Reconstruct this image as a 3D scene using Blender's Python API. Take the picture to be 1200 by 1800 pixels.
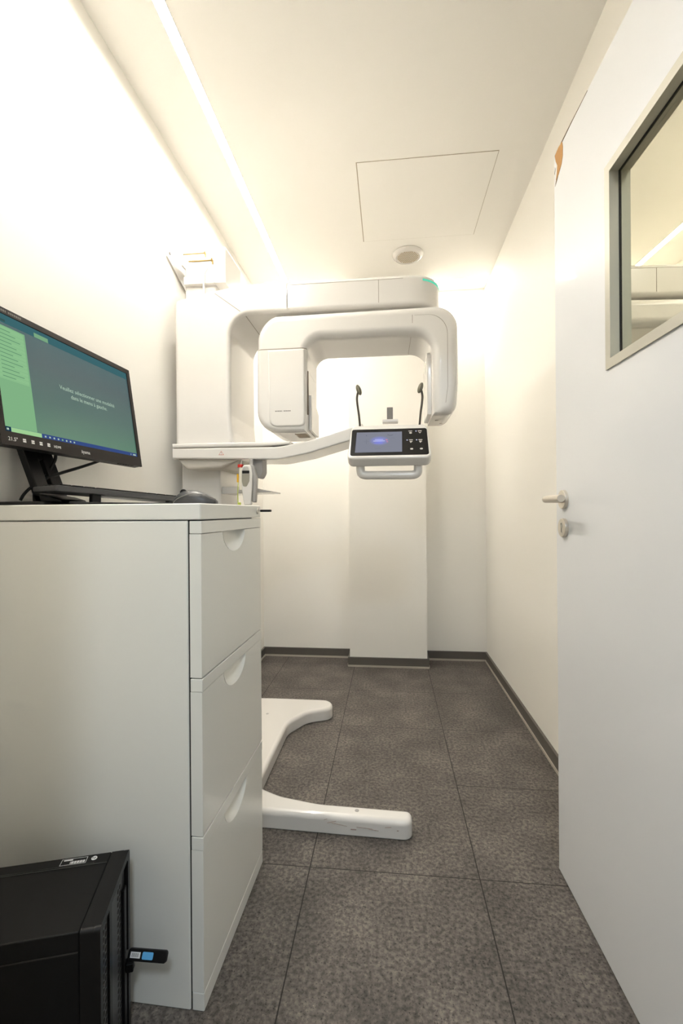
import bpy, bmesh, math
from mathutils import Vector, Matrix

# ------------------------------------------------------------------ clear
for o in list(bpy.data.objects):
    bpy.data.objects.remove(o)
S = bpy.context.scene
COL = S.collection
PI = math.pi

# ------------------------------------------------------------------ camera, light, exposure
F_PX, CAM_Z, YAW, PITCH, ROLL = 800.0, 1.0313, -0.1043, 0.0003, -0.0070
cd = bpy.data.cameras.new('camera')
cd.sensor_fit = 'VERTICAL'
cd.sensor_height = 36.0
cd.lens = 36.0 * F_PX / 1800.0
cd.clip_start = 0.02
cam = bpy.data.objects.new('camera', cd)
COL.objects.link(cam)
cy, sy = math.cos(YAW), math.sin(YAW)
fwd = Vector((sy * math.cos(PITCH), cy * math.cos(PITCH), math.sin(PITCH)))
rgt = Vector((cy, -sy, 0))
upv = rgt.cross(fwd)
r2 = rgt * math.cos(ROLL) + upv * math.sin(ROLL)
u2 = -rgt * math.sin(ROLL) + upv * math.cos(ROLL)
m = Matrix((r2, u2, -fwd)).transposed().to_4x4()
m.translation = Vector((0, 0, CAM_Z))
cam.matrix_world = m
S.camera = cam

S.view_settings.view_transform = 'Standard'
S.view_settings.look = 'None'
S.view_settings.gamma = 1.0
S.view_settings.use_curve_mapping = False
S.view_settings.exposure = 0.55

LED_STRENGTH = 108.0
LED_BACK_STRENGTH = 80.0
LED_COLOR = (1.0, 0.955, 0.87)
CORRIDOR_W = 18.0
w = bpy.data.worlds.new('world')
S.world = w
w.use_nodes = True
w.node_tree.nodes['Background'].inputs[0].default_value = (0.9, 0.95, 1.0, 1)
w.node_tree.nodes['Background'].inputs[1].default_value = 0.15

la = bpy.data.lights.new('corridor_ceiling_light', 'AREA')
la.shape = 'RECTANGLE'
la.size, la.size_y = 0.3, 0.3
la.energy = CORRIDOR_W
la.color = (0.76, 0.88, 1.0)
lo = bpy.data.objects.new('corridor_ceiling_light', la)
lo.location = (0.2, -0.85, 2.45)
COL.objects.link(lo)

# room measures
XL, XR, YB, H = -0.9068, 0.6616, 3.2192, 2.5638
YF = 0.40                       # inner face of the doorway wall
PX0, PX1, PY = -0.2677, 0.2432, 3.0399

# ------------------------------------------------------------------ helpers
def lin(h):
    h = h.lstrip('#')
    c = [int(h[i:i + 2], 16) / 255 for i in (0, 2, 4)]
    return tuple(x / 12.92 if x <= 0.04045 else ((x + 0.055) / 1.055) ** 2.4 for x in c)

def mat(name, col, rough=0.5, metal=0.0, coat=0.0, spec=0.5, bump=None):
    m = bpy.data.materials.new(name)
    m.use_nodes = True
    nt = m.node_tree
    b = nt.nodes['Principled BSDF']
    b.inputs['Base Color'].default_value = (*col, 1)
    b.inputs['Roughness'].default_value = rough
    b.inputs['Metallic'].default_value = metal
    b.inputs['Coat Weight'].default_value = coat
    b.inputs['Coat Roughness'].default_value = 0.08
    b.inputs['Specular IOR Level'].default_value = spec
    if bump:
        sc, st = bump
        n = nt.nodes.new('ShaderNodeTexNoise')
        n.inputs['Scale'].default_value = sc
        n.inputs['Detail'].default_value = 4
        g = nt.nodes.new('ShaderNodeNewGeometry')
        nt.links.new(g.outputs['Position'], n.inputs['Vector'])
        bp = nt.nodes.new('ShaderNodeBump')
        bp.inputs['Strength'].default_value = st
        bp.inputs['Distance'].default_value = 0.002
        nt.links.new(n.outputs['Fac'], bp.inputs['Height'])
        nt.links.new(bp.outputs['Normal'], b.inputs['Normal'])
    return m

def emit(name, col, strength):
    m = bpy.data.materials.new(name)
    m.use_nodes = True
    nt = m.node_tree
    nt.nodes.clear()
    e = nt.nodes.new('ShaderNodeEmission')
    e.inputs[0].default_value = (*col, 1)
    e.inputs[1].default_value = strength
    o = nt.nodes.new('ShaderNodeOutputMaterial')
    nt.links.new(e.outputs[0], o.inputs[0])
    return m

def link(o, parent=None):
    COL.objects.link(o)
    if parent is not None:
        o.parent = parent
        o.matrix_parent_inverse = Matrix.Translation(-WORLD[parent.name])
    return o

WORLD = {}

def thing(name, label, cat, loc=(0, 0, 0), group=None):
    o = bpy.data.objects.new(name, None)
    COL.objects.link(o)
    o.location = loc
    o.empty_display_size = 0.05
    WORLD[o.name] = Vector(loc)
    tag(o, label, cat, group)
    return o

def tag(o, label=None, cat=None, group=None, kind=None):
    if label: o['label'] = label
    if cat: o['category'] = cat
    if group: o['group'] = group
    if kind: o['kind'] = kind
    return o

def obj(name, bm, mats, parent=None, label=None, sharp=32, M=None, flat=False):
    """link one bmesh as one object; parts are written in world coordinates"""
    if M is not None:
        bm.transform(M)
    bmesh.ops.recalc_face_normals(bm, faces=bm.faces)
    if not flat:
        for f in bm.faces:
            f.smooth = True
    me = bpy.data.meshes.new(name)
    bm.to_mesh(me)
    bm.free()
    if not isinstance(mats, (list, tuple)):
        mats = [mats]
    for k in mats:
        me.materials.append(k)
    o = bpy.data.objects.new(name, me)
    if not flat:
        me.set_sharp_from_angle(angle=math.radians(sharp))
        wn = o.modifiers.new('weighted_normals', 'WEIGHTED_NORMAL')
        wn.keep_sharp = True
        wn.weight = 80
    # sub-part: parent may itself be a mesh part in world coordinates
    COL.objects.link(o)
    if parent is not None:
        o.parent = parent
        o.matrix_parent_inverse = Matrix.Translation(-WORLD.get(parent.name, Vector((0, 0, 0))))
        # a mesh part sits, in world terms, at the world origin
    WORLD[o.name] = Vector((0, 0, 0))
    if label:
        o['label'] = label
    return o

def struct(name, bm, mats, label=None, flat=False, parent=None):
    o = obj(name, bm, mats, parent, None, flat=flat)
    o['kind'] = 'structure'
    if label:
        o['label'] = label
    return o

def NB():
    return bmesh.new()

def rpoly(pts, n=6):
    """round the corners of a polygon; pts = (u, v[, radius])"""
    out = []
    N = len(pts)
    for i in range(N):
        p = Vector(pts[i][:2])
        r = pts[i][2] if len(pts[i]) > 2 else 0
        if r <= 0:
            out.append((p.x, p.y)); continue
        a = Vector(pts[i - 1][:2]); b = Vector(pts[(i + 1) % N][:2])
        d1 = (a - p).normalized(); d2 = (b - p).normalized()
        ang = d1.angle(d2)
        if abs(ang - PI) < 0.01:
            out.append((p.x, p.y)); continue
        t = r / math.tan(ang / 2)
        t = min(t, (a - p).length * 0.499, (b - p).length * 0.499)
        rr = t * math.tan(ang / 2)
        c = p + (d1 + d2).normalized() * (rr / math.sin(ang / 2))
        s = p + d1 * t; e = p + d2 * t
        a0 = math.atan2(s.y - c.y, s.x - c.x); a1 = math.atan2(e.y - c.y, e.x - c.x)
        da = (a1 - a0 + PI) % (2 * PI) - PI
        for k in range(n + 1):
            q = a0 + da * k / n
            out.append((c.x + rr * math.cos(q), c.y + rr * math.sin(q)))
    # drop doubles
    res = []
    for q in out:
        if not res or (Vector(q) - Vector(res[-1])).length > 1e-5:
            res.append(q)
    if (Vector(res[0]) - Vector(res[-1])).length < 1e-5:
        res.pop()
    return res

def rect(u0, u1, v0, v1, r=0.0, n=5):
    return rpoly([(u0, v0, r), (u1, v0, r), (u1, v1, r), (u0, v1, r)], n)

def area2(p):
    return sum(p[i - 1][0] * p[i][1] - p[i][0] * p[i - 1][1] for i in range(len(p)))

def inset(p, d):
    if d == 0:
        return list(p)
    out = []
    N = len(p)
    for i in range(N):
        a = Vector(p[i - 1]); b = Vector(p[i]); c = Vector(p[(i + 1) % N])
        e1 = (b - a).normalized(); e2 = (c - b).normalized()
        n1 = Vector((-e1.y, e1.x)); n2 = Vector((-e2.y, e2.x))
        k = 1 + n1.dot(n2)
        out.append(tuple(b + (n1 + n2) * (d / max(k, 0.35))))
    return out

AX = {'x': lambda u, v, w: (w, u, v), 'y': lambda u, v, w: (u, w, v), 'z': lambda u, v, w: (u, v, w)}

def prism(bm, pts, a, b, axis='z', r0=0.0, r1=0.0, seg=5, mi=0):
    """extrude an outline along an axis from a to b with rounded end edges r0 and r1"""
    pts = list(pts)
    if area2(pts) < 0:
        pts.reverse()
    f = AX[axis]
    rings = []
    if r0 > 0:
        for k in range(seg + 1):
            th = PI / 2 * (1 - k / seg)
            rings.append((r0 * (1 - math.cos(th)), a + r0 - r0 * math.sin(th)))
    else:
        rings.append((0, a))
    if r1 > 0:
        for k in range(seg + 1):
            th = PI / 2 * k / seg
            rings.append((r1 * (1 - math.cos(th)), b - r1 + r1 * math.sin(th)))
    else:
        rings.append((0, b))
    vs = []
    for d, wv in rings:
        q = inset(pts, d)
        if d > 0:
            for i_ in range(len(q)):
                e0 = Vector(pts[i_]) - Vector(pts[i_ - 1]); e1 = Vector(q[i_]) - Vector(q[i_ - 1])
                if e0.dot(e1) < 0:
                    print('INSET FLIP', axis, a, b, pts[i_], d); break
        vs.append([bm.verts.new(f(u, v, wv)) for u, v in q])
    N = len(pts)
    fs = []
    for i in range(len(vs) - 1):
        for j in range(N):
            k = (j + 1) % N
            fs.append(bm.faces.new((vs[i][j], vs[i][k], vs[i + 1][k], vs[i + 1][j])))
    fs.append(bm.faces.new(list(reversed(vs[0]))))
    fs.append(bm.faces.new(vs[-1]))
    for x in fs:
        x.material_index = mi
    return bm

def box(bm, x0, x1, y0, y1, z0, z1, r=0.0, mi=0, seg=3):
    if r > 0:
        return prism(bm, rect(x0, x1, y0, y1, r, seg), z0, z1, 'z', r * 0.9, r * 0.9, seg, mi)
    return prism(bm, [(x0, y0), (x1, y0), (x1, y1), (x0, y1)], z0, z1, 'z', 0, 0, 1, mi)

def quad(bm, a, b, c, d, mi=0):
    f = bm.faces.new([bm.verts.new(p) for p in (a, b, c, d)])
    f.material_index = mi
    return f

def catmull(P, n=8):
    P = [Vector(p) for p in P]
    out = []
    for i in range(len(P) - 1):
        p0 = P[max(i - 1, 0)]; p1 = P[i]; p2 = P[i + 1]; p3 = P[min(i + 2, len(P) - 1)]
        for k in range(n):
            t = k / n
            out.append(0.5 * ((2 * p1) + (p2 - p0) * t + (2 * p0 - 5 * p1 + 4 * p2 - p3) * t * t + (3 * p1 - p0 - 3 * p2 + p3) * t ** 3))
    out.append(P[-1])
    return out

def tube(bm, path, r, n=10, cap=True, mi=0):
    path = [Vector(p) for p in path]
    rr = r if isinstance(r, (list, tuple)) else [r] * len(path)
    if len(rr) != len(path):
        rr = [rr[0] + (rr[-1] - rr[0]) * i / (len(path) - 1) for i in range(len(path))]
    t0 = (path[1] - path[0]).normalized()
    ref = Vector((0, 0, 1)) if abs(t0.z) < 0.9 else Vector((1, 0, 0))
    nrm = t0.cross(ref).normalized()
    rings = []
    for i, p in enumerate(path):
        a = path[max(i - 1, 0)]; b = path[min(i + 1, len(path) - 1)]
        t = (b - a).normalized()
        nrm = (nrm - t * nrm.dot(t)).normalized()
        bi = t.cross(nrm)
        rings.append([bm.verts.new(p + rr[i] * (nrm * math.cos(2 * PI * k / n) + bi * math.sin(2 * PI * k / n))) for k in range(n)])
    for i in range(len(rings) - 1):
        for k in range(n):
            bm.faces.new((rings[i][k], rings[i][(k + 1) % n], rings[i + 1][(k + 1) % n], rings[i + 1][k])).material_index = mi
    if cap:
        bm.faces.new(list(reversed(rings[0]))).material_index = mi
        bm.faces.new(rings[-1]).material_index = mi
    return bm

def disc_cyl(bm, c, axis, r, h, n=32, bev=0.0, mi=0):
    """cylinder starting at c, along axis vector, height h, rounded far edge"""
    ax = Vector(axis).normalized()
    M = Matrix.Translation(Vector(c)) @ ax.to_track_quat('Z', 'Y').to_matrix().to_4x4()
    t = bmesh.new()
    prism(t, [(r * math.cos(2 * PI * k / n), r * math.sin(2 * PI * k / n)) for k in range(n)], 0, h, 'z', 0, bev, 3, mi)
    t.transform(M)
    merge(bm, t)
    return bm

def merge(bm, t):
    me = bpy.data.meshes.new('tmp')
    t.to_mesh(me); t.free()
    bm.from_mesh(me)
    bpy.data.meshes.remove(me)

def text_into(bm, s, size, M, depth=0.0003, align='LEFT', mi=0):
    cu = bpy.data.curves.new('tmp', 'FONT')
    cu.body = s; cu.size = size; cu.extrude = depth; cu.align_x = align
    cu.resolution_u = 2
    o = bpy.data.objects.new('tmp', cu)
    COL.objects.link(o)
    dg = bpy.context.evaluated_depsgraph_get()
    me = bpy.data.meshes.new_from_object(o.evaluated_get(dg))
    bpy.data.objects.remove(o); bpy.data.curves.remove(cu)
    t = bmesh.new(); t.from_mesh(me); bpy.data.meshes.remove(me)
    for f in t.faces:
        f.material_index = mi
    t.transform(M)
    merge(bm, t)

def frame_mat(o, u, v):
    """4x4 whose local x, y, z are u, v, u x v at origin o"""
    u = Vector(u).normalized(); v = Vector(v).normalized()
    n = u.cross(v).normalized()
    v = n.cross(u)
    M = Matrix((u, v, n)).transposed().to_4x4()
    M.translation = Vector(o)
    return M

# ------------------------------------------------------------------ materials
WALL = mat('wall_paint', (0.91, 0.883, 0.825), 0.6, bump=(180, 0.06))
CEIL = mat('ceiling_paint', (0.91, 0.885, 0.835), 0.7, bump=(180, 0.04))
BASEB = mat('baseboard_vinyl', (0.105, 0.095, 0.082), 0.5)
SEAL = mat('baseboard_sealant', (0.45, 0.41, 0.35), 0.5)
MWHITE = mat('machine_white', (0.70, 0.675, 0.64), 0.22, coat=0.5)
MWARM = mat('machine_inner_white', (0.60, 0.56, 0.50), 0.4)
MGREY = mat('machine_grey', lin('9a9794'), 0.35)
SEAM = mat('seam_dark', lin('847c70'), 0.7)
CABW = mat('cabinet_white', (0.80, 0.79, 0.735), 0.32, coat=0.25)
GAP = mat('dark_gap', (0.02, 0.018, 0.015), 0.8)
BLACK = mat('black_plastic', (0.004, 0.0037, 0.0037), 0.5, spec=0.22)
BLACKS = mat('black_satin', (0.0055, 0.005, 0.005), 0.4, spec=0.25)
DGREY = mat('dark_grey_plastic', (0.04, 0.04, 0.042), 0.4)
BEZEL = mat('monitor_bezel', (0.014, 0.0115, 0.0105), 0.5, spec=0.25)
DOORW = mat('door_white', (0.75, 0.755, 0.77), 0.35, coat=0.1)
ALU = mat('aluminium', (0.58, 0.57, 0.53), 0.38, 0.9)
ALUP = mat('aluminium_painted', (0.50, 0.48, 0.41), 0.4, 0.35)
STEEL = mat('brushed_steel', (0.62, 0.58, 0.52), 0.28, 1.0)
RED = mat('red_plastic', lin('b01f12'), 0.4)
YEL = mat('yellow_plastic', lin('d8a514'), 0.4)
GREENP = mat('green_plastic', lin('b9c35a'), 0.4)
WOOD = mat('raw_board', lin('a97c45'), 0.8, bump=(90, 0.6))
PRINTW = mat('print_white', (0.75, 0.75, 0.75), 0.6)
PRINTG = mat('print_grey', lin('6f6c68'), 0.6)
BLUE = mat('blue_label', lin('5aa7dc'), 0.5)
CLEAR = mat('clear_plastic', (0.72, 0.68, 0.58), 0.25)
LEDM = emit('led_white', LED_COLOR, LED_STRENGTH)
LEDB = emit('led_back', LED_COLOR, LED_BACK_STRENGTH)
GLOWG = emit('status_green', lin('6fe8c0'), 0.6)

# floor: grey-brown vinyl tiles with fine speckle and thin seams
FLOOR = bpy.data.materials.new('vinyl_tiles')
FLOOR.use_nodes = True
nt = FLOOR.node_tree
N = nt.nodes; L = nt.links
B = N['Principled BSDF']
geo = N.new('ShaderNodeNewGeometry')
sep = N.new('ShaderNodeSeparateXYZ')
L.new(geo.outputs['Position'], sep.inputs[0])

def mth(op, a, b=None, c=None):
    n = N.new('ShaderNodeMath'); n.operation = op
    for i, x in enumerate((a, b, c)):
        if x is None: continue
        if isinstance(x, (int, float)): n.inputs[i].default_value = x
        else: L.new(x, n.inputs[i])
    return n.outputs[0]

def noise(scale, detail, vec=None):
    n = N.new('ShaderNodeTexNoise')
    n.inputs['Scale'].default_value = scale
    n.inputs['Detail'].default_value = detail
    L.new(vec or geo.outputs['Position'], n.inputs['Vector'])
    return n.outputs['Fac']

def ramp(fac, stops):
    n = N.new('ShaderNodeValToRGB')
    e = n.color_ramp.elements
    while len(e) < len(stops): e.new(0.5)
    for i, (p, c) in enumerate(stops):
        e[i].position = p; e[i].color = (*c, 1)
    L.new(fac, n.inputs[0])
    return n.outputs[0]

TX, TX0, TY, TY0 = 0.4815, -0.236, 0.4405, 1.3065
fx = mth('FRACT', mth('DIVIDE', mth('SUBTRACT', sep.outputs[0], TX0 - 10 * TX), TX))
fy = mth('FRACT', mth('DIVIDE', mth('SUBTRACT', sep.outputs[1], TY0 - 10 * TY), TY))
dx = mth('MULTIPLY', mth('MINIMUM', fx, mth('SUBTRACT', 1.0, fx)), TX)
dy = mth('MULTIPLY', mth('MINIMUM', fy, mth('SUBTRACT', 1.0, fy)), TY)
sx = mth('LESS_THAN', dx, 0.0016)
syv = mth('LESS_THAN', dy, 0.0014)
# the middle lane's second seam is closed (one long tile there)
lane = mth('MULTIPLY', mth('GREATER_THAN', sep.outputs[0], TX0 - TX), mth('LESS_THAN', sep.outputs[0], TX0 + TX))
row = mth('MULTIPLY', mth('GREATER_THAN', sep.outputs[1], 1.6), mth('LESS_THAN', sep.outputs[1], 1.9))
syv = mth('MULTIPLY', syv, mth('SUBTRACT', 1.0, mth('MULTIPLY', lane, row)))
seam = mth('MAXIMUM', sx, syv)
cell = N.new('ShaderNodeCombineXYZ')
L.new(mth('FLOOR', mth('DIVIDE', mth('SUBTRACT', sep.outputs[0], TX0 - 10 * TX), TX)), cell.inputs[0])
L.new(mth('FLOOR', mth('DIVIDE', mth('SUBTRACT', sep.outputs[1], TY0 - 10 * TY), TY)), cell.inputs[1])
wn = N.new('ShaderNodeTexWhiteNoise'); wn.noise_dimensions = '2D'
L.new(cell.outputs[0], wn.inputs['Vector'])
big = ramp(noise(6, 6), [(0.33, (0.078, 0.069, 0.062)), (0.52, (0.104, 0.092, 0.083)), (0.70, (0.138, 0.122, 0.109))])
med = ramp(noise(95, 8), [(0.36, (0.52, 0.52, 0.52)), (0.5, (1, 1, 1)), (0.62, (1.50, 1.47, 1.42))])
fine = ramp(noise(210, 3), [(0.32, (0.28, 0.28, 0.28)), (0.42, (1, 1, 1)), (0.62, (1.0, 1.0, 1.0)), (0.72, (1.75, 1.7, 1.62))])
def mixc(bt, a, b, f):
    n = N.new('ShaderNodeMix'); n.data_type = 'RGBA'; n.blend_type = bt
    if isinstance(f, (int, float)): n.inputs['Factor'].default_value = f
    else: L.new(f, n.inputs['Factor'])
    for s, x in ((6, a), (7, b)):
        if isinstance(x, tuple): n.inputs[s].default_value = (*x, 1)
        else: L.new(x, n.inputs[s])
    return n.outputs[2]
c1 = mixc('MULTIPLY', big, med, 0.85)
c1 = mixc('MULTIPLY', c1, fine, 1.0)
tone = mth('MULTIPLY_ADD', wn.outputs['Value'], 0.16, 0.92)
tc = N.new('ShaderNodeCombineColor')
for i in range(3): L.new(tone, tc.inputs[i])
c1 = mixc('MULTIPLY', c1, tc.outputs[0], 1.0)
c1 = mixc('MIX', c1, (0.008, 0.007, 0.006), mth('MULTIPLY', seam, 0.92))
L.new(c1, B.inputs['Base Color'])
B.inputs['Roughness'].default_value = 0.48
B.inputs['Specular IOR Level'].default_value = 0.2
bp = N.new('ShaderNodeBump')
bp.inputs['Strength'].default_value = 0.25; bp.inputs['Distance'].default_value = 0.001
L.new(mth('SUBTRACT', noise(200, 3), mth('MULTIPLY', seam, 1.5)), bp.inputs['Height'])
L.new(bp.outputs[0], B.inputs['Normal'])

# window glass: clear tinted, reflecting by its angle
GLASS = bpy.data.materials.new('leaded_glass')
GLASS.use_nodes = True
nt = GLASS.node_tree; N = nt.nodes; L = nt.links
N.clear()
tr = N.new('ShaderNodeBsdfTransparent'); tr.inputs[0].default_value = (0.86, 0.88, 0.77, 1)
gl = N.new('ShaderNodeBsdfGlossy'); gl.inputs['Roughness'].default_value = 0.0
fr = N.new('ShaderNodeFresnel'); fr.inputs[0].default_value = 1.75
adf = N.new('ShaderNodeMath'); adf.operation = 'MAXIMUM'; adf.inputs[1].default_value = 0.80; L.new(fr.outputs[0], adf.inputs[0])
gl.inputs[0].default_value = (0.99, 0.975, 0.83, 1)
mx = N.new('ShaderNodeMixShader'); out = N.new('ShaderNodeOutputMaterial')
L.new(adf.outputs[0], mx.inputs[0]); L.new(tr.outputs[0], mx.inputs[1]); L.new(gl.outputs[0], mx.inputs[2])
L.new(mx.outputs[0], out.inputs[0])

# ------------------------------------------------------------------ the room
YC0 = -1.7
bm = NB(); box(bm, -1.7, 1.7, YC0, YB + 0.12, -0.05, 0.0); struct('floor', bm, FLOOR, 'grey speckled vinyl tile floor', flat=True)
SL = (-0.692, -0.657, YF + 0.02, 3.06)       # slot of the recessed light strip
REC = 0.008
bm = NB()
box(bm, -1.7, SL[0], YC0, YB + 0.12, H, H + 0.1); box(bm, SL[1], 1.7, YC0, YB + 0.12, H, H + 0.1)
box(bm, SL[0], SL[1], YC0, SL[2], H, H + 0.1); box(bm, SL[0], SL[1], SL[3], YB + 0.12, H, H + 0.1)
box(bm, SL[0], SL[1], SL[2], SL[3], H + REC + 0.004, H + 0.1)
struct('ceiling', bm, CEIL, 'smooth white ceiling', flat=True)
bm = NB(); box(bm, XL - 0.12, XL, YF, YB + 0.12, 0, H); struct('wall_left', bm, WALL, 'white painted wall behind the monitor', flat=True)
bm = NB(); box(bm, XR, XR + 0.12, YF, YB + 0.12, 0, H); struct('wall_right', bm, WALL, 'white painted wall behind the open door', flat=True)
bm = NB(); box(bm, XL, XR, YB, YB + 0.12, 0, H); struct('wall_back', bm, WALL, 'white painted wall at the far end', flat=True)
bm = NB(); box(bm, PX0, PX1, PY, YB, 0, H); struct('pillar', bm, WALL, 'white square pillar on the far wall', flat=True)
bm = NB()
OX0, OX1, OZ = -0.42, 0.56, 2.07
box(bm, -1.7, OX0, YF - 0.12, YF, 0, H); box(bm, OX1, 1.7, YF - 0.12, YF, 0, H)
box(bm, OX0, OX1, YF - 0.12, YF, OZ, H)
struct('wall_front', bm, WALL, 'white painted wall with the doorway', flat=True)
bm = NB()
box(bm, -1.82, -1.7, YC0, YF, 0, H); box(bm, 1.7, 1.82, YC0, YF, 0, H); box(bm, -1.7, 1.7, YC0 - 0.12, YC0, 0, H)
struct('wall_corridor', bm, WALL, flat=True)

BH, BT = 0.0624, 0.012
def baseboard(name, segs):
    bm = NB()
    for (x0, y0, x1, y1) in segs:
        box(bm, min(x0, x1), max(x0, x1), min(y0, y1), max(y0, y1), 0, BH)
    o = struct(name, bm, BASEB, flat=True)
    bm = NB()
    for (x0, y0, x1, y1) in segs:
        a, b, c, d = min(x0, x1), max(x0, x1), min(y0, y1), max(y0, y1)
        if b - a > d - c: c -= 0.004
        elif a < 0 and name != 'baseboard_pillar': b += 0.004
        else:
            a -= 0.004 if (a > 0) != (name == 'baseboard_pillar') else 0
            b += 0.004 if name == 'baseboard_pillar' and a > 0 else 0
        box(bm, a, b, c, d, 0, 0.012)
    obj('sealant_strip', bm, SEAL, o, 'pale sealant strip at the floor', flat=True)
baseboard('baseboard_back', [(XL, YB - BT, PX0, YB), (PX1, YB - BT, XR, YB)])
baseboard('baseboard_right', [(XR - BT, YF, XR, YB - BT)])
baseboard('baseboard_left', [(XL, YF, XL + BT, YB - BT)])
baseboard('baseboard_pillar', [(PX0 - BT, PY - BT, PX1 + BT, PY), (PX0 - BT, PY, PX0, YB - BT), (PX1, PY, PX1 + BT, YB - BT)])

# ------------------------------------------------------------------ ceiling fittings
def led(name, x0, x1, y0, y1, m, label, rec=0.0):
    t = thing(name, label, 'light', ((x0 + x1) / 2, (y0 + y1) / 2, H), 'recessed ceiling light strips')
    z = H + rec
    bm = NB(); box(bm, x0, x1, y0, y1, z - 0.0015, z)
    obj('diffuser', bm, m, t, flat=True)
    bm = NB()
    e = 0.002
    zb = H - 0.0015 if rec else H - 0.002
    box(bm, x0 - e, x0, y0, y1, zb, H); box(bm, x1, x1 + e, y0, y1, zb, H)
    box(bm, x0 - e, x1 + e, y0 - e, y0, zb, H); box(bm, x0 - e, x1 + e, y1, y1 + e, zb, H)
    obj('edge_profile', bm, CEIL, t, flat=True)
led('ceiling_light_strip', SL[0], SL[1], SL[2], SL[3], LEDM, 'long glowing light strip in the ceiling running beside the left wall', REC)
led('ceiling_light_strip', PX1 + 0.004, XR - 0.01, 3.064, 3.094, LEDB, 'short glowing light strip in the ceiling between the pillar and the right wall')
led('ceiling_light_strip', -0.64, PX0 - 0.004, 3.064, 3.094, LEDB, 'short light strip in the ceiling left of the pillar, behind the x-ray machine arm')

t = thing('access_panel', 'square white access hatch flush in the ceiling', 'hatch', (0.17, 2.287, H))
AP = (-0.135, 0.4755, 1.992, 2.580)
bm = NB()
g = 0.0022
box(bm, AP[0], AP[0] + 2 * g, AP[2], AP[3], H - 0.001, H); box(bm, AP[1] - g, AP[1], AP[2], AP[3], H - 0.001, H)
box(bm, AP[0], AP[1], AP[2], AP[2] + g, H - 0.001, H); box(bm, AP[0], AP[1], AP[3] - g, AP[3], H - 0.001, H)
obj('gap', bm, mat('hatch_gap', lin('a59a86'), 0.8), t, flat=True)
bm = NB(); box(bm, AP[0] + 2 * g, AP[1] - g, AP[2] + g, AP[3] - g, H - 0.002, H)
obj('hatch_lid', bm, CEIL, t, flat=True)

VX, VY = 0.121, 2.735
t = thing('air_vent', 'round white air vent with perforated grille on the ceiling', 'vent', (VX, VY, H))
bm = NB()
prof = [(0.062, 0.000), (0.090, 0.000), (0.092, 0.004), (0.088, 0.012), (0.080, 0.020), (0.072, 0.024), (0.068, 0.022), (0.066, 0.018), (0.062, 0.018)]
n = 48
rg = [[bm.verts.new((VX + r * math.cos(2 * PI * k / n), VY + r * math.sin(2 * PI * k / n), H - z)) for k in range(n)] for r, z in prof]
for i in range(len(rg) - 1):
    for k in range(n):
        bm.faces.new((rg[i][k], rg[i][(k + 1) % n], rg[i + 1][(k + 1) % n], rg[i + 1][k]))
obj('ring', bm, MWHITE, t)
bm = NB(); prism(bm, [(VX + 0.068 * math.cos(2 * PI * k / n), VY + 0.068 * math.sin(2 * PI * k / n)) for k in range(n)], H - 0.019, H, 'z', 0, 0)
gri = obj('grille', bm, MWARM, t)
bm = NB()
st = 0.0105
for i in range(-8, 9):
    for j in range(-8, 9):
        x = (i + 0.5 * (j % 2)) * st; y = j * st * 0.866
        if x * x + y * y < 0.062 ** 2:
            prism(bm, [(VX + x + 0.0034 * math.cos(2 * PI * k / 8), VY + y + 0.0034 * math.sin(2 * PI * k / 8)) for k in range(8)], H - 0.0196, H - 0.018, 'z')
obj('perforations', bm, mat('hole_brown', lin('8d7d5f'), 0.8), gri, flat=True)

# ------------------------------------------------------------------ open door with window
DA = 0.0324
D0 = Vector((0.4775, 1.3623, 0.006))
dt = Vector((math.sin(DA), -math.cos(DA), 0))      # from the free edge to the hinges
dn = Vector((-math.cos(DA), -math.sin(DA), 0))     # out of the face towards the room
DM = Matrix((dt, Vector((0, 0, 1)), dn)).transposed().to_4x4()   # local x along leaf, y up, z out
DM.translation = D0
DW, DH, DT = 0.93, 2.042, 0.042
WX0, WX1, WZ0, WZ1 = 0.289, 0.640, 1.338, 1.789     # window frame outer
fw = 0.021
bm = NB()
def lbox(bm, x0, x1, y0, y1, z0, z1, mi=0, r=0.0):
    if r > 0:
        prism(bm, rect(x0, x1, y0, y1, r, 3), z0, z1, 'z', 0, r, 3, mi)
    else:
        box(bm, x0, x1, y0, y1, z0, z1, 0, mi)
ix0, ix1, iz0, iz1 = WX0 + 0.012, WX1 - 0.012, WZ0 + 0.012, WZ1 - 0.012
lbox(bm, 0, ix0, 0, DH, -DT, 0); lbox(bm, ix1, DW, 0, DH, -DT, 0)
lbox(bm, ix0, ix1, 0, iz0, -DT, 0); lbox(bm, ix0, ix1, iz1, DH, -DT, 0)
door = struct('door_1', bm, DOORW, 'white door leaf standing open along the right wall', flat=True)
door.data.transform(DM)
def dobj(name, bm, m, parent=door, label=None, flat=False):
    return obj(name, bm, m, parent, label, M=DM, flat=flat)
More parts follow.
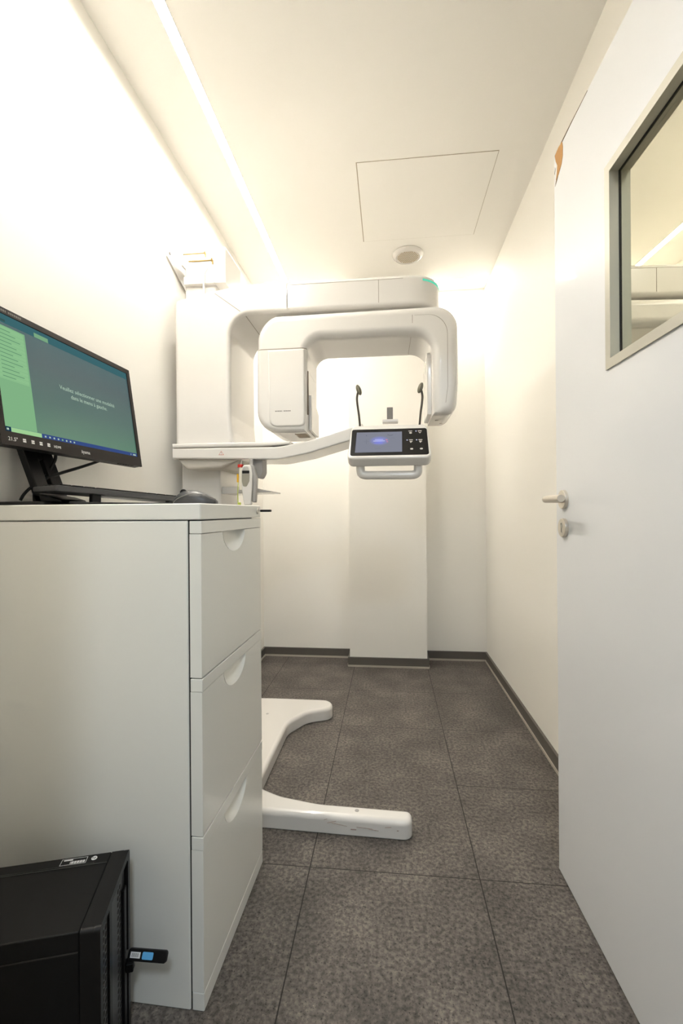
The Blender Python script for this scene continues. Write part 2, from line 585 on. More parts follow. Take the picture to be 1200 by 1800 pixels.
# window frame: mitred aluminium, both faces and the reveal
bm = NB()
def ring_frame(bm, x0, x1, y0, y1, wd, z0, z1):
    o = [(x0, y0), (x1, y0), (x1, y1), (x0, y1)]
    i = [(x0 + wd, y0 + wd), (x1 - wd, y0 + wd), (x1 - wd, y1 - wd), (x0 + wd, y1 - wd)]
    for z in (z0, z1):
        pass
    vo0 = [bm.verts.new((*p, z0)) for p in o]; vo1 = [bm.verts.new((*p, z1)) for p in o]
    vi0 = [bm.verts.new((*p, z0)) for p in i]; vi1 = [bm.verts.new((*p, z1)) for p in i]
    for k in range(4):
        q = (k + 1) % 4
        bm.faces.new((vo1[k], vo1[q], vi1[q], vi1[k])); bm.faces.new((vo0[k], vi0[k], vi0[q], vo0[q]))
        bm.faces.new((vo0[k], vo0[q], vo1[q], vo1[k])); bm.faces.new((vi0[k], vi1[k], vi1[q], vi0[q]))
ring_frame(bm, WX0, WX1, WZ0, WZ1, fw, -DT - 0.004, 0.004)
wf = dobj('window_frame', bm, ALUP, door, 'aluminium window frame in the door', flat=True)
bm = NB(); ring_frame(bm, WX0 + fw - 0.001, WX1 - fw + 0.001, WZ0 + fw - 0.001, WZ1 - fw + 0.001, 0.0025, -0.0185, -0.0160)
dobj('gasket', bm, GAP, wf, flat=True)
bm = NB(); lbox(bm, WX0 + fw, WX1 - fw, WZ0 + fw, WZ1 - fw, -0.024, -0.0185)
dobj('glass_pane', bm, GLASS, wf, flat=True)
# lever handle
bm = NB()
disc_cyl(bm, (0.055, 1.056, 0), (0, 0, 1), 0.026, 0.009, 40, 0.002)
hn = dobj('door_handle', bm, STEEL, door, 'brushed steel lever handle')
bm = NB()
P = [(0.055, 1.056, 0.008), (0.055, 1.056, 0.030), (0.057, 1.056, 0.045), (0.066, 1.056, 0.054), (0.080, 1.056, 0.056), (0.12, 1.056, 0.056), (0.168, 1.056, 0.056), (0.172, 1.056, 0.056)]
tube(bm, catmull(P, 5), [0.0095] * 34 + [0.008, 0.005], 16)
dobj('lever', bm, STEEL, hn)
bm = NB(); disc_cyl(bm, (0.055, 0.978, 0), (0, 0, 1), 0.026, 0.009, 40, 0.002)
lk = dobj('lock_plate', bm, STEEL, door, 'round steel keyhole plate')
bm = NB(); disc_cyl(bm, (0.055, 0.985, 0.0088), (0, 0, 1), 0.0085, 0.001, 20)
lbox(bm, 0.052, 0.058, 0.964, 0.98, 0.0088, 0.0095)
cyl = dobj('lock_cylinder', bm, ALU, lk)
bm = NB(); lbox(bm, 0.0543, 0.0557, 0.966, 0.989, 0.0094, 0.0102); disc_cyl(bm, (0.055, 0.989, 0.0094), (0, 0, 1), 0.0022, 0.0008, 12)
dobj('keyhole', bm, GAP, cyl, flat=True)
# splintered top corner
bm = NB()
chip = [(0.012, 2.040), (0.030, 2.046), (0.047, 2.041), (0.050, 2.018), (0.049, 1.985), (0.043, 1.962), (0.030, 1.945), (0.017, 1.938), (0.021, 1.958), (0.024, 1.985), (0.017, 2.010)]
chip = [(0.006 + (u - 0.012) * 1.45, 2.042 - (2.046 - v) * 0.74) for u, v in chip]
prism(bm, chip, -0.001, 0.0012, 'z', 0, 0.0008, 1)
dobj('chipped_corner', bm, WOOD, door, 'bare brown board where the top corner has splintered', flat=True)
bm = NB()
prism(bm, [(0.046, 2.041), (0.11, 2.0425), (0.205, 2.042), (0.205, 2.0405), (0.11, 2.039), (0.050, 2.036)], 0.0, 0.0006, 'z')
prism(bm, [(0.003, 1.990), (0.010, 2.002), (0.011, 1.999), (0.004, 1.985)], 0.0, 0.0006, 'z')
prism(bm, [(0.012, 1.960), (0.022, 1.967), (0.03, 1.968), (0.02, 1.958), (0.006, 1.950)], 0.0, 0.0007, 'z')
dobj('crack', bm, mat('crack_brown', lin('5d4a34'), 0.8), door, flat=True)

# ------------------------------------------------------------------ filing cabinet
CM = Matrix.Translation((-0.387, 0.905, 0)) @ Matrix.Rotation(-0.0214, 4, 'Z')
CW_, CD_, CH_ = 0.408, 0.498, 1.0518
cab = thing('filing_cabinet', 'tall white metal filing cabinet with three drawers under the monitor', 'cabinet', (-0.63, 1.11, 0))
bm = NB(); box(bm, -CD_, -0.0290, 0.0, CW_, 0.0, 1.0155, 0.003)
obj('carcass', bm, CABW, cab, M=CM)
bm = NB(); box(bm, -CD_, 0.0, -0.001, CW_ + 0.001, 1.0175, CH_, 0.003)
top = obj('cabinet_top', bm, CABW, cab, M=CM)
bm = NB(); disc_cyl(bm, (0.0, CW_ - 0.030, 1.037), (1, 0, 0), 0.0085, 0.003, 24, 0.001)
lock = obj('lock', bm, STEEL, top, 'small round steel lock', M=CM)
bm = NB(); box(bm, -0.0300, -0.0262, 0.003, CW_ - 0.003, 0.002, 1.017)
obj('drawer_gap', bm, GAP, cab, M=CM, flat=True)
bm = NB(); box(bm, -0.026, 0.0, 0.001, CW_ - 0.001, 0.0, 0.037, 0.002)
obj('plinth', bm, CABW, cab, M=CM)
for z0, z1 in ((0.690, 1.0150), (0.362, 0.6870), (0.0385, 0.3590)):
    lz = z1 - 0.027
    yc, ww, hh = CW_ * 0.5 - 0.01, 0.075, 0.050
    pts = [(0.001, z0), (CW_ - 0.001, z0), (CW_ - 0.001, lz)]
    arc = []
    for k in range(0, 25):
        a = PI * k / 24
        arc.append((yc + ww * math.cos(a), lz - hh * math.sin(a)))
    pts += arc + [(0.001, lz)]
    bm = NB()
    prism(bm, pts, -0.0255, 0.0, 'x', 0, 0.0015, 2)
    dr = obj('drawer', bm, CABW, cab, M=CM, sharp=40)
    bm = NB(); box(bm, -0.0255, 0.0006, 0.001, CW_ - 0.001, lz + 0.0008, z1, 0.0012)
    obj('drawer_lip', bm, CABW, dr, M=CM)
    # scooped finger pull behind the notch
    bm = NB()
    rows = []
    for s in range(9):
        q = s / 8
        d = -0.024 * math.sin(q * PI / 2)
        k_ = 1 - 0.42 * q
        row_ = []
        for (y, z) in arc:
            zz = lz - (lz - z) * (1 - 0.995 * q ** 1.2)
            row_.append(bm.verts.new((d, yc + (y - yc) * (1 - 0.25 * q), zz)))
        rows.append(row_)
    for i in range(8):
        for j in range(24):
            bm.faces.new((rows[i][j], rows[i][j + 1], rows[i + 1][j + 1], rows[i + 1][j]))
    obj('finger_pull', bm, CABW, dr, M=CM, sharp=60)
key = thing('cabinet_key', 'small black key stuck in the cabinet lock', 'key', (-0.38, 1.278, 1.037))
bm = NB(); box(bm, 0.003, 0.012, CW_ - 0.0315, CW_ - 0.0285, 1.034, 1.040)
obj('key_blade', bm, STEEL, key, M=CM, flat=True)
bm = NB()
prism(bm, rect(0.011, 0.040, 1.0335, 1.0400, 0.002), CW_ - 0.039, CW_ - 0.021, 'y', 0.001, 0.001, 2)
obj('key_head', bm, BLACK, key, M=CM)

# ------------------------------------------------------------------ monitor
ML = Vector((-0.809, 0.878, 1.181)); MR = Vector((-0.786, 1.384, 1.181))
mu = (MR - ML).normalized()
mv = (Vector((-0.140, 0, 0.99)) - mu * (Vector((-0.140, 0, 0.99)).dot(mu))).normalized()
MM = frame_mat(ML, mu, mv)         # local x along the width, y up the screen, z towards the viewer
MW, MH = (MR - ML).length, 0.314
mon = thing('monitor', 'black widescreen monitor with a green-tinted screen on the white cabinet', 'monitor', (-0.83, 1.06, 1.0518))
bm = NB()
ins = (0.014, MW - 0.014, 0.030, MH - 0.014)
out_ = rect(0, MW, 0, MH, 0.006, 4)
prism(bm, out_, -0.028, -0.004, 'z', 0.005, 0, 3)
prism(bm, rect(0.05, MW - 0.05, 0.03, MH - 0.03, 0.03, 4), -0.040, -0.02, 'z', 0.008, 0, 3)
obj('housing', bm, BLACK, mon, M=MM)
bm = NB()
def hframe(bm, o, i, z0, z1, mi=0):
    vo = [(o[0], o[2]), (o[1], o[2]), (o[1], o[3]), (o[0], o[3])]
    vi = [(i[0], i[2]), (i[1], i[2]), (i[1], i[3]), (i[0], i[3])]
    A = [bm.verts.new((*p, z1)) for p in vo]; Bv = [bm.verts.new((*p, z1)) for p in vi]
    C_ = [bm.verts.new((*p, z0)) for p in vo]; D_ = [bm.verts.new((*p, z0)) for p in vi]
    for k in range(4):
        q = (k + 1) % 4
        for f in ((A[k], A[q], Bv[q], Bv[k]), (A[k], C_[k], C_[q], A[q]), (Bv[k], Bv[q], D_[q], D_[k])):
            bm.faces.new(f).material_index = mi
hframe(bm, (0, MW, 0, MH), ins, -0.006, 0.0)
bez = obj('bezel', bm, BEZEL, mon, M=MM, flat=True)
# the lit screen: slate at the top, greener towards the bottom
SCR = bpy.data.materials.new('lit_screen')
SCR.use_nodes = True
nt = SCR.node_tree; N = nt.nodes; L = nt.links
N.clear()
tcn = N.new('ShaderNodeTexCoord'); sp = N.new('ShaderNodeSeparateXYZ'); L.new(tcn.outputs['Generated'], sp.inputs[0])
rp = N.new('ShaderNodeValToRGB')
for i, (p_, c_) in enumerate([(0.0, lin('5f8770')), (0.35, lin('57736c')), (0.7, lin('55686a')), (1.0, lin('4d6a6e'))]):
    if i > 1: rp.color_ramp.elements.new(p_)
es = sorted(rp.color_ramp.elements, key=lambda e: e.position)
for i, (p_, c_) in enumerate([(0.0, lin('5f8770')), (0.35, lin('57736c')), (0.7, lin('55686a')), (1.0, lin('4d6a6e'))]):
    rp.color_ramp.elements[i].position = p_; rp.color_ramp.elements[i].color = (*c_, 1)
L.new(sp.outputs[2], rp.inputs[0])
em = N.new('ShaderNodeEmission'); L.new(rp.outputs[0], em.inputs[0]); em.inputs[1].default_value = 0.62
gls = N.new('ShaderNodeBsdfGlossy'); gls.inputs['Roughness'].default_value = 0.25; gls.inputs[0].default_value = (0.04, 0.04, 0.04, 1)
ad = N.new('ShaderNodeAddShader'); L.new(em.outputs[0], ad.inputs[0]); L.new(gls.outputs[0], ad.inputs[1])
o_ = N.new('ShaderNodeOutputMaterial'); L.new(ad.outputs[0], o_.inputs[0])
bm = NB(); quad(bm, (ins[0], ins[2], -0.0035), (ins[1], ins[2], -0.0035), (ins[1], ins[3], -0.0035), (ins[0], ins[3], -0.0035))
scr = obj('screen', bm, SCR, mon, M=MM, flat=True)
EM = {k: emit('ui_' + k, lin(v), 0.62) for k, v in dict(side='86b98a', panel='93c793', row='6d9d78', dark='3c5a58', bar='2c4a5e', bar2='3a4f86', search='a6d69a', tab='7fae86', text='b9d2bd', top='3f6b72', win='16344a').items()}
UI = list(EM.values()); UIi = {k: i for i, k in enumerate(EM)}
bm = NB()
sw, sh = ins[1] - ins[0], ins[3] - ins[2]
def ui(k, a, b, c, d, lv=1):
    x0, x1 = ins[0] + a * sw, ins[0] + b * sw
    y0, y1 = ins[2] + c * sh, ins[2] + d * sh
    z = -0.0035 + 0.0002 * lv
    quad(bm, (x0, y0, z), (x1, y0, z), (x1, y1, z), (x0, y1, z), UIi[k])
ui('top', 0.0, 1.0, 0.925, 1.0)
ui('tab', 0.245, 0.335, 0.925, 0.965, 2)
ui('side', 0.0, 0.185, 0.04, 0.90)
ui('panel', 0.012, 0.175, 0.44, 0.89, 2)
for i in range(13):
    y = 0.865 - i * 0.033
    ui('row', 0.03, 0.10 + 0.05 * ((i * 7) % 3) / 2, y - 0.008, y, 3)
    ui('side', 0.012, 0.175, y - 0.022, y - 0.019, 3)
ui('dark', 0.03, 0.08, 0.935, 0.955, 2)
ui('bar2', 0.0, 1.0, 0.0, 0.042, 2)
ui('win', 0.0, 0.035, 0.0, 0.042, 3)
ui('text', 0.012, 0.024, 0.014, 0.030, 4)
ui('search', 0.036, 0.21, 0.002, 0.040, 3)
for i in range(8):
    ui('text' if i != 4 else 'side', 0.228 + i * 0.028, 0.238 + i * 0.028, 0.014, 0.028, 3)
ui('text', 0.93, 0.935, 0.012, 0.028, 3); ui('text', 0.955, 0.985, 0.012, 0.028, 3)
def uitext(s, u, v, size):
    text_into(bm, s, size, Matrix.Translation((ins[0] + u * sw, ins[2] + v * sh, -0.0031)), 0.0, 'CENTER', UIi['text'])
uitext('Veuillez s\u00e9lectionner une modalit\u00e9', 0.60, 0.52, 0.0155)
uitext('dans le menu \u00e0 gauche.', 0.60, 0.455, 0.0155)
obj('screen_picture', bm, UI, scr, M=MM, flat=True)
bm = NB(); text_into(bm, 'iiyama', 0.013, Matrix.Translation((MW * 0.5, 0.010, 0.0002)), 0.0001, 'CENTER')
obj('logo', bm, PRINTW, bez, M=MM, flat=True)
bm = NB()
x = 0.018
for wd in (0.004, 0.003, 0.003, 0.0, 0.004, 0.003, 0.004, 0.003, 0.0, 0.004, 0.004, 0.003, 0.004, 0.004, 0.003, 0.004):
    if wd:
        quad(bm, (x, MH - 0.0100, 0.0003), (x + wd, MH - 0.0100, 0.0003), (x + wd, MH - 0.0050, 0.0003), (x, MH - 0.0050, 0.0003))
    x += (wd + 0.0014) if wd else 0.004
obj('model_print', bm, PRINTG, bez, M=MM, flat=True)
bm = NB()
text_into(bm, '21.5"', 0.012, Matrix.Translation((0.017, 0.010, 0.0002)), 0.0001)
for x in (0.055, 0.078, 0.101, 0.124):
    for k in range(2):
        quad(bm, (x, 0.011 + 0.0045 * k, 0.0003), (x + 0.0085, 0.011 + 0.0045 * k, 0.0003), (x + 0.0085, 0.0145 + 0.0045 * k, 0.0003), (x, 0.0145 + 0.0045 * k, 0.0003))
text_into(bm, 'HDMI', 0.009, Matrix.Translation((0.144, 0.011, 0.0002)), 0.0001)
obj('feature_print', bm, PRINTW, bez, M=MM, flat=True)
bm = NB()
for k in range(6):
    lbox(bm, MW - 0.115 + k * 0.013, MW - 0.107 + k * 0.013, -0.0015, 0.001, -0.008, -0.002)
obj('buttons', bm, BLACK, bez, M=MM, flat=True)
# stand: slanting neck with a slot, hinge block, flat foot
NM = frame_mat((-0.822, 1.0, 1.056), (0, 1, 0), (-0.052, 0, 0.135))
bm = NB()
prism(bm, rect(0.0, 0.040, 0.0, 0.17, 0.004), -0.012, 0.006, 'z', 0.003, 0.003, 2)
prism(bm, rect(0.054, 0.094, 0.0, 0.17, 0.004), -0.012, 0.006, 'z', 0.003, 0.003, 2)
prism(bm, rect(0.004, 0.090, 0.0, 0.052, 0.004), -0.0115, 0.0055, 'z', 0.003, 0.003, 2)
prism(bm, rect(0.004, 0.090, 0.118, 0.17, 0.004), -0.0115, 0.0055, 'z', 0.003, 0.003, 2)
obj('stand_neck', bm, BLACKS, mon, M=NM)
bm = NB(); box(bm, -0.878, -0.845, 1.0, 1.10, 1.185, 1.285, 0.006)
obj('hinge_block', bm, BLACK, mon)
bm = NB(); prism(bm, rect(-0.886, -0.765, 0.928, 1.165, 0.02), 1.0518, 1.0600, 'z', 0, 0.003, 2)
prism(bm, [(-0.845, 1.058), (-0.766, 1.058), (-0.772, 1.066), (-0.800, 1.074), (-0.845, 1.082)], 1.0, 1.092, 'y', 0.004, 0.004, 2)
obj('stand_foot', bm, BLACKS, mon)

# cables behind the monitor
def cable(name, pts, r, m, label, parent):
    bm = NB(); tube(bm, catmull(pts, 8), r, 8)
    return obj(name, bm, m, parent, label)
cable('monitor_cable', [(-0.84, 1.32, 1.215), (-0.838, 1.27, 1.195), (-0.838, 1.235, 1.182), (-0.838, 1.16, 1.158), (-0.842, 1.09, 1.136), (-0.848, 1.047, 1.118), (-0.855, 1.045, 1.095), (-0.868, 1.05, 1.075), (-0.872, 1.055, 1.066)],
      0.0042, BLACK, 'black cable drooping from the monitor back towards its stand', mon)
cable('power_cable', [(-0.846, 1.12, 1.215), (-0.846, 1.085, 1.195), (-0.850, 1.083, 1.17), (-0.852, 1.068, 1.145), (-0.853, 1.05, 1.118), (-0.862, 1.043, 1.09), (-0.868, 1.05, 1.066)],
      0.004, BLACK, 'black cable looping through the slot of the monitor stand', mon)
cable('thin_cable', [(-0.850, 1.010, 1.098), (-0.850, 0.996, 1.090), (-0.853, 0.985, 1.077), (-0.856, 0.979, 1.064)],
      0.0035, BLACK, 'black cable bending down at the near side of the monitor stand', mon)

# ------------------------------------------------------------------ keyboard and mouse
ku = Vector((0.47, 0.88, -0.060)).normalized()
kback = Vector((-0.88, 0.47, 0.0)).normalized()
KM = frame_mat((-0.722, 0.922, 1.0825), ku, kback)
kb = thing('keyboard', 'dark slim keyboard propped on the foot of the monitor', 'keyboard', (-0.62, 1.12, 1.0518))
KL, KW = 0.425, 0.118
bm = NB(); prism(bm, rect(0, KL, 0, KW, 0.008), 0, 0.0125, 'z', 0.004, 0.002, 2)
obj('key_tray', bm, DGREY, kb, M=KM)
keys = []
for rI in range(6):
    nk = 15 if rI else 1
    xs = [(0.012 + i * 0.0268, 0.0238) for i in range(15)]
    if rI == 0:
        xs = [(0.012, 0.0238), (0.039, 0.0238), (0.066, 0.0238), (0.093, 0.13), (0.226, 0.0238), (0.253, 0.0238), (0.28, 0.0238), (0.3068, 0.0238), (0.3336, 0.0238), (0.3604, 0.0238), (0.3872, 0.0238)]
    for x, wd in xs:
        bm = NB(); y = 0.008 + rI * 0.0175
        prism(bm, rect(x, x + wd, y, y + 0.0155, 0.002, 2), 0.012, 0.0165, 'z', 0, 0.0015, 2)
        keys.append((bm,))
for (b_,) in keys:
    obj('key', b_, BLACK, kb, M=KM)
for x, h in ((0.085, 0.0215), (0.29, 0.008)):
    bm = NB(); prism(bm, rect(x, x + 0.022, 0.012, 0.028, 0.003), -h, 0.0008, 'z')
    obj('folding_foot', bm, BLACK, kb, M=KM)

ms = thing('mouse', 'dark curved computer mouse at the front edge of the cabinet top', 'mouse', (-0.47, 1.08, 1.0518))
def mouse_shell(bm, s=1.0, z0=0.0, zs=1.0, ins_=0.0):
    NU, NV = 22, 14
    g = []
    for i in range(NU + 1):
        u = i / NU
        x = -0.052 + 0.104 * u
        wdt = 0.031 * math.sin(PI * min(max(u * 0.94 + 0.03, 0), 1)) ** 0.42
        hgt = 0.036 * (math.sin(PI * (0.10 + 0.84 * u ** 0.8)) ** 0.75)
        row_ = []
        for j in range(NV + 1):
            a = PI * j / NV
            row_.append(bm.verts.new((x * s, (wdt * math.copysign(abs(math.cos(a)) ** 0.8, math.cos(a))) * s, z0 + hgt * zs * math.sin(a) ** 0.75)))
        g.append(row_)
    for i in range(NU):
        for j in range(NV):
            bm.faces.new((g[i][j], g[i][j + 1], g[i + 1][j + 1], g[i + 1][j]))
        bm.faces.new((g[i][NV], g[i][0], g[i + 1][0], g[i + 1][NV]))
    bm.faces.new(list(reversed(g[0]))); bm.faces.new(g[NU])
MSM = Matrix.Translation((-0.474, 1.08, 1.0520)) @ Matrix.Rotation(0.10, 4, 'Z')
bm = NB(); mouse_shell(bm); obj('shell', bm, DGREY, ms, M=MSM, sharp=80)
bm = NB(); P = [(-0.052 + 0.104 * u, -0.0318 * math.sin(PI * (0.03 + 0.94 * u)) ** 0.42, 0.004 + 0.022 * math.sin(PI * (0.02 + 0.86 * u)) ** 0.9) for u in [i / 14 for i in range(15)]]
tube(bm, P, 0.0011, 6); obj('trim_line', bm, PRINTG, ms, 'grey trim line round its side', M=MSM)
bm = NB(); disc_cyl(bm, (-0.030, -0.003, 0.030), (0, 1, 0), 0.0085, 0.006, 20, 0.001); obj('scroll_wheel', bm, BLACK, ms, M=MSM)
cable('mouse_cable', [(-0.526, 1.075, 1.058), (-0.56, 1.065, 1.0555), (-0.62, 1.02, 1.0555), (-0.66, 0.96, 1.0555), (-0.70, 0.935, 1.0568)], 0.0022, BLACK, 'thin black mouse cable running to the keyboard', ms)

# ------------------------------------------------------------------ desktop computer
pw = Vector((-0.295, 0.955, 0)).normalized()      # across, towards the cabinet
pl = Vector((pw.y, -pw.x, 0)).normalized()        # forward, out of the front panel
C1 = Vector((-0.468, 0.693, 0))
PM = Matrix((pl, pw, Vector((0, 0, 1)))).transposed().to_4x4()
PM.translation = C1                                # local: x forward (front at 0), y across 0..0.182, z up
PW, PD, PH = 0.181, 0.36, 0.360
pc = thing('desktop_computer', 'black tower computer on the floor before the white cabinet', 'computer', C1 - pl * 0.18 + pw * 0.09)
bm = NB(); box(bm, -PD, -0.034, 0.0015, PW - 0.0015, 0.006, PH - 0.0015, 0.003)
case = obj('case', bm, BLACK, pc, M=PM)
bm = NB()   # front bezel: a rim around a recessed grille
prism(bm, rect(0.0, PW, 0.004, PH, 0.007), -0.0330, -0.012, 'x', 0, 0, 1)
obj('front_body', bm, BLACKS, pc, M=PM)
bm = NB()
o4 = rect(0.0, PW, 0.004, PH, 0.008, 5); i4 = rect(0.013, PW - 0.013, 0.017, PH - 0.013, 0.006, 5)
va = [bm.verts.new((-0.002, *p)) for p in o4]; vb = [bm.verts.new((-0.002, *p)) for p in i4]
vc = [bm.verts.new((-0.0125, *p)) for p in o4]; vd = [bm.verts.new((-0.0125, *p)) for p in i4]
for k in range(len(o4)):
    q = (k + 1) % len(o4)
    bm.faces.new((va[k], va[q], vb[q], vb[k])); bm.faces.new((va[k], vc[k], vc[q], va[q])); bm.faces.new((vb[k], vb[q], vd[q], vd[k]))
obj('front_rim', bm, BLACKS, pc, M=PM)
bm = NB(); box(bm, -0.012, -0.0095, 0.013, PW - 0.013, 0.017, PH - 0.013)
gp = obj('front_grille', bm, DGREY, pc, M=PM, flat=True)
for ya in (0.040, 0.126):
  bm = NB()
  for yc in (ya, ya + 0.012):
    for k in range(25):
        z = 0.030 + k * 0.0125
        prism(bm, [(yc + 0.0042 * math.cos(2 * PI * j / 8), z + 0.0042 * math.sin(2 * PI * j / 8)) for j in range(8)], -0.0096, -0.0091, 'x')
  obj('vent_holes', bm, GAP, gp, M=PM, flat=True)
bm = NB(); box(bm, -0.0096, -0.006, 0.062, 0.078, 0.02, PH - 0.02, 0.0015); box(bm, -0.0096, -0.004, 0.148, 0.164, 0.02, PH - 0.06, 0.0015)
obj('port_strip', bm, BLACKS, gp, M=PM)
bm = NB()
box(bm, -PD, -0.036, 0.150, 0.1515, PH - 0.0018, PH - 0.0006); box(bm, -PD, -0.06, 0.154, 0.155, PH - 0.0018, PH - 0.0006)
obj('top_groove', bm, mat('groove_grey', (0.03, 0.029, 0.028), 0.5), case, M=PM, flat=True)
bm = NB(); box(bm, -PD, -0.036, 0.0003, 0.0018, PH - 0.035, PH - 0.033); obj('side_groove', bm, GAP, case, M=PM, flat=True)
# label with bar code, maker's badge
bm = NB()
LX0, LX1, LY0, LY1 = -0.122, -0.076, 0.158, 0.174
zt = PH - 0.0012
def lab(x0, x1, y0, y1, lv=0):
    quad(bm, (x0, y0, zt + lv), (x1, y0, zt + lv), (x1, y1, zt + lv), (x0, y1, zt + lv))
e = 0.0008
lab(LX0, LX1, LY0, LY0 + e); lab(LX0, LX1, LY1 - e, LY1); lab(LX0, LX0 + e, LY0, LY1); lab(LX1 - e, LX1, LY0, LY1)
lab(LX0 + 0.004, LX0 + 0.020, LY1 - 0.005, LY1 - 0.002)
for i in range(16):
    lab(LX0 + 0.017 + i * 0.0017, LX0 + 0.0177 + i * 0.0017 + 0.0004 * (i % 3), LY0 + 0.002, LY0 + 0.0085)
obj('label', bm, PRINTW, case, 'small white-edged bar code label', M=PM, flat=True)
bm = NB(); disc_cyl(bm, (-0.063, 0.167, zt - 0.0002), (0, 0, 1), 0.0052, 0.0006, 24)
bd = obj('badge', bm, PRINTW, case, 'round white badge', M=PM)
bm = NB(); text_into(bm, 'hp', 0.008, PM @ Matrix.Translation((-0.0632, 0.1652, zt + 0.0006)), 0.0001, 'CENTER')
obj('badge_letters', bm, BLACK, bd, flat=True)

# USB stick plugged into the front, and a small receiver under it
UM = PM @ Matrix.Translation((0.000, 0.160, 0.166))
us = thing('usb_stick', 'black stick with blue and white label plugged into the tower computer', 'usb stick', UM.translation)
UMT = frame_mat(UM.translation, Vector((0.98, 0.02, 0.0)), Vector((0.0, 0.55, 0.83)))
bm = NB(); prism(bm, rect(0.000, 0.079, -0.0095, 0.0095, 0.005, 4), -0.0045, 0.0045, 'z', 0.002, 0.002, 2)
sb = obj('stick_body', bm, BLACKS, us, M=UMT)
bm = NB(); prism(bm, rect(-0.010, 0.004, -0.006, 0.006, 0.0005, 1), -0.0022, 0.0022, 'z'); obj('plug', bm, STEEL, us, M=UMT)
bm = NB(); quad(bm, (0.006, -0.0045, 0.0047), (0.026, -0.0045, 0.0047), (0.026, 0.0045, 0.0047), (0.006, 0.0045, 0.0047))
st_ = obj('white_sticker', bm, PRINTW, us, 'white sticker with grey bars', M=UMT, flat=True)
bm = NB()
for i in range(9):
    quad(bm, (0.009 + i * 0.0016, -0.003, 0.0049), (0.0098 + i * 0.0016, -0.003, 0.0049), (0.0098 + i * 0.0016, 0.003, 0.0049), (0.009 + i * 0.0016, 0.003, 0.0049))
obj('sticker_bars', bm, PRINTG, st_, M=UMT, flat=True)
bm = NB(); prism(bm, rect(0.030, 0.052, -0.0055, 0.0055, 0.002, 3), 0.0044, 0.0049, 'z'); obj('blue_patch', bm, BLUE, us, 'light blue patch', M=UMT)
bm = NB(); box(bm, -0.004, 0.010, 0.152, 0.166, 0.135, 0.152, 0.002)
rc = obj('usb_receiver', bm, BLACK, M=PM); tag(rc, 'tiny black plug-in receiver just below the blue-labelled stick', 'usb receiver')

# ------------------------------------------------------------------ panoramic x-ray machine
xm = thing('dental_xray_machine', 'large white panoramic dental x-ray machine standing on a forked base', 'x-ray machine', (-0.79, 1.95, 0.0))
# forked floor base
bo = rpoly([(-0.885, 1.462, 0.02), (-0.40, 1.452), (-0.05, 1.441), (0.066, 1.438, 0.042), (0.066, 1.499, 0.019), (-0.242, 1.510, 0.3), (-0.375, 1.538, 0.2),
            (-0.474, 1.585, 0.07), (-0.474, 2.07, 0.12), (-0.405, 2.195, 0.10), (-0.285, 2.245, 0.055), (-0.300, 2.345, 0.075), (-0.60, 2.345, 0.3), (-0.885, 2.33, 0.03)], 10)
bm = NB(); prism(bm, bo, 0.0, 0.060, 'z', 0.004, 0.018, 6)
base = obj('base', bm, MWHITE, xm, sharp=50)
for (x, y) in ((-0.111, 1.478), (-0.592, 2.150)):
    bm = NB(); disc_cyl(bm, (x, y, 0.0598), (0, 0, 1), 0.007, 0.0006, 20)
    obj('base_screw', bm, MGREY, base)
SCUFF = mat('scuff', lin('a08f86'), 0.7)
for (x, z, l, a, h) in ((-0.190, 0.040, 0.030, 0.25, 0.0012), (-0.165, 0.034, 0.05, -0.15, 0.001), (-0.120, 0.022, 0.018, 0.0, 0.003), (-0.085, 0.030, 0.05, -0.05, 0.001), (-0.055, 0.026, 0.03, -0.1, 0.001), (-0.01, 0.038, 0.02, 0.1, 0.001), (0.02, 0.03, 0.006, 0, 0.002), (-0.21, 0.047, 0.012, 0.4, 0.001)):
    bm = NB()
    yy = 1.447 - (x + 0.25) * 0.033 - 0.0009
    c, s = math.cos(a) * l / 2, math.sin(a) * l / 2
    prism(bm, [(x - c, z - s - h / 2), (x + c, z + s - h / 2), (x + c, z + s + h / 2), (x - c, z - s + h / 2)], yy - 0.0002, yy + 0.0012, 'y')
    obj('scuff_mark', bm, SCUFF, base, 'grey scuff on the near face', flat=True)
# column
bm = NB(); prism(bm, rect(-0.880, -0.708, 1.86, 2.09, 0.010, 4), 0.05, 1.30, 'z', 0, 0, 1)
obj('column', bm, MWHITE, xm)
bm = NB(); prism(bm, rect(-0.862, -0.727, 1.868, 2.075, 0.008, 4), 1.20, 2.085, 'z', 0, 0.003, 2)
obj('inner_column', bm, MWHITE, xm)
# carriage: upright cover that bends into the overhead arm
AY0, AY1 = 1.78, 2.125
AZ0, AZ1 = 1.832, 1.953
car = rpoly([(-0.868, 1.300), (-0.620, 1.300), (-0.630, 1.36, 0.06), (-0.636, 1.43, 0.10), (-0.636, AZ0, 0.085), (-0.38, AZ0), (-0.38, AZ1), (-0.585, AZ1, 0.10), (-0.72, 1.932, 0.10), (-0.868, 1.903, 0.022)], 10)
bm = NB(); prism(bm, car, AY0, AY1, 'y', 0.017, 0.017, 6)
carr = obj('carriage_cover', bm, MWHITE, xm, sharp=50)
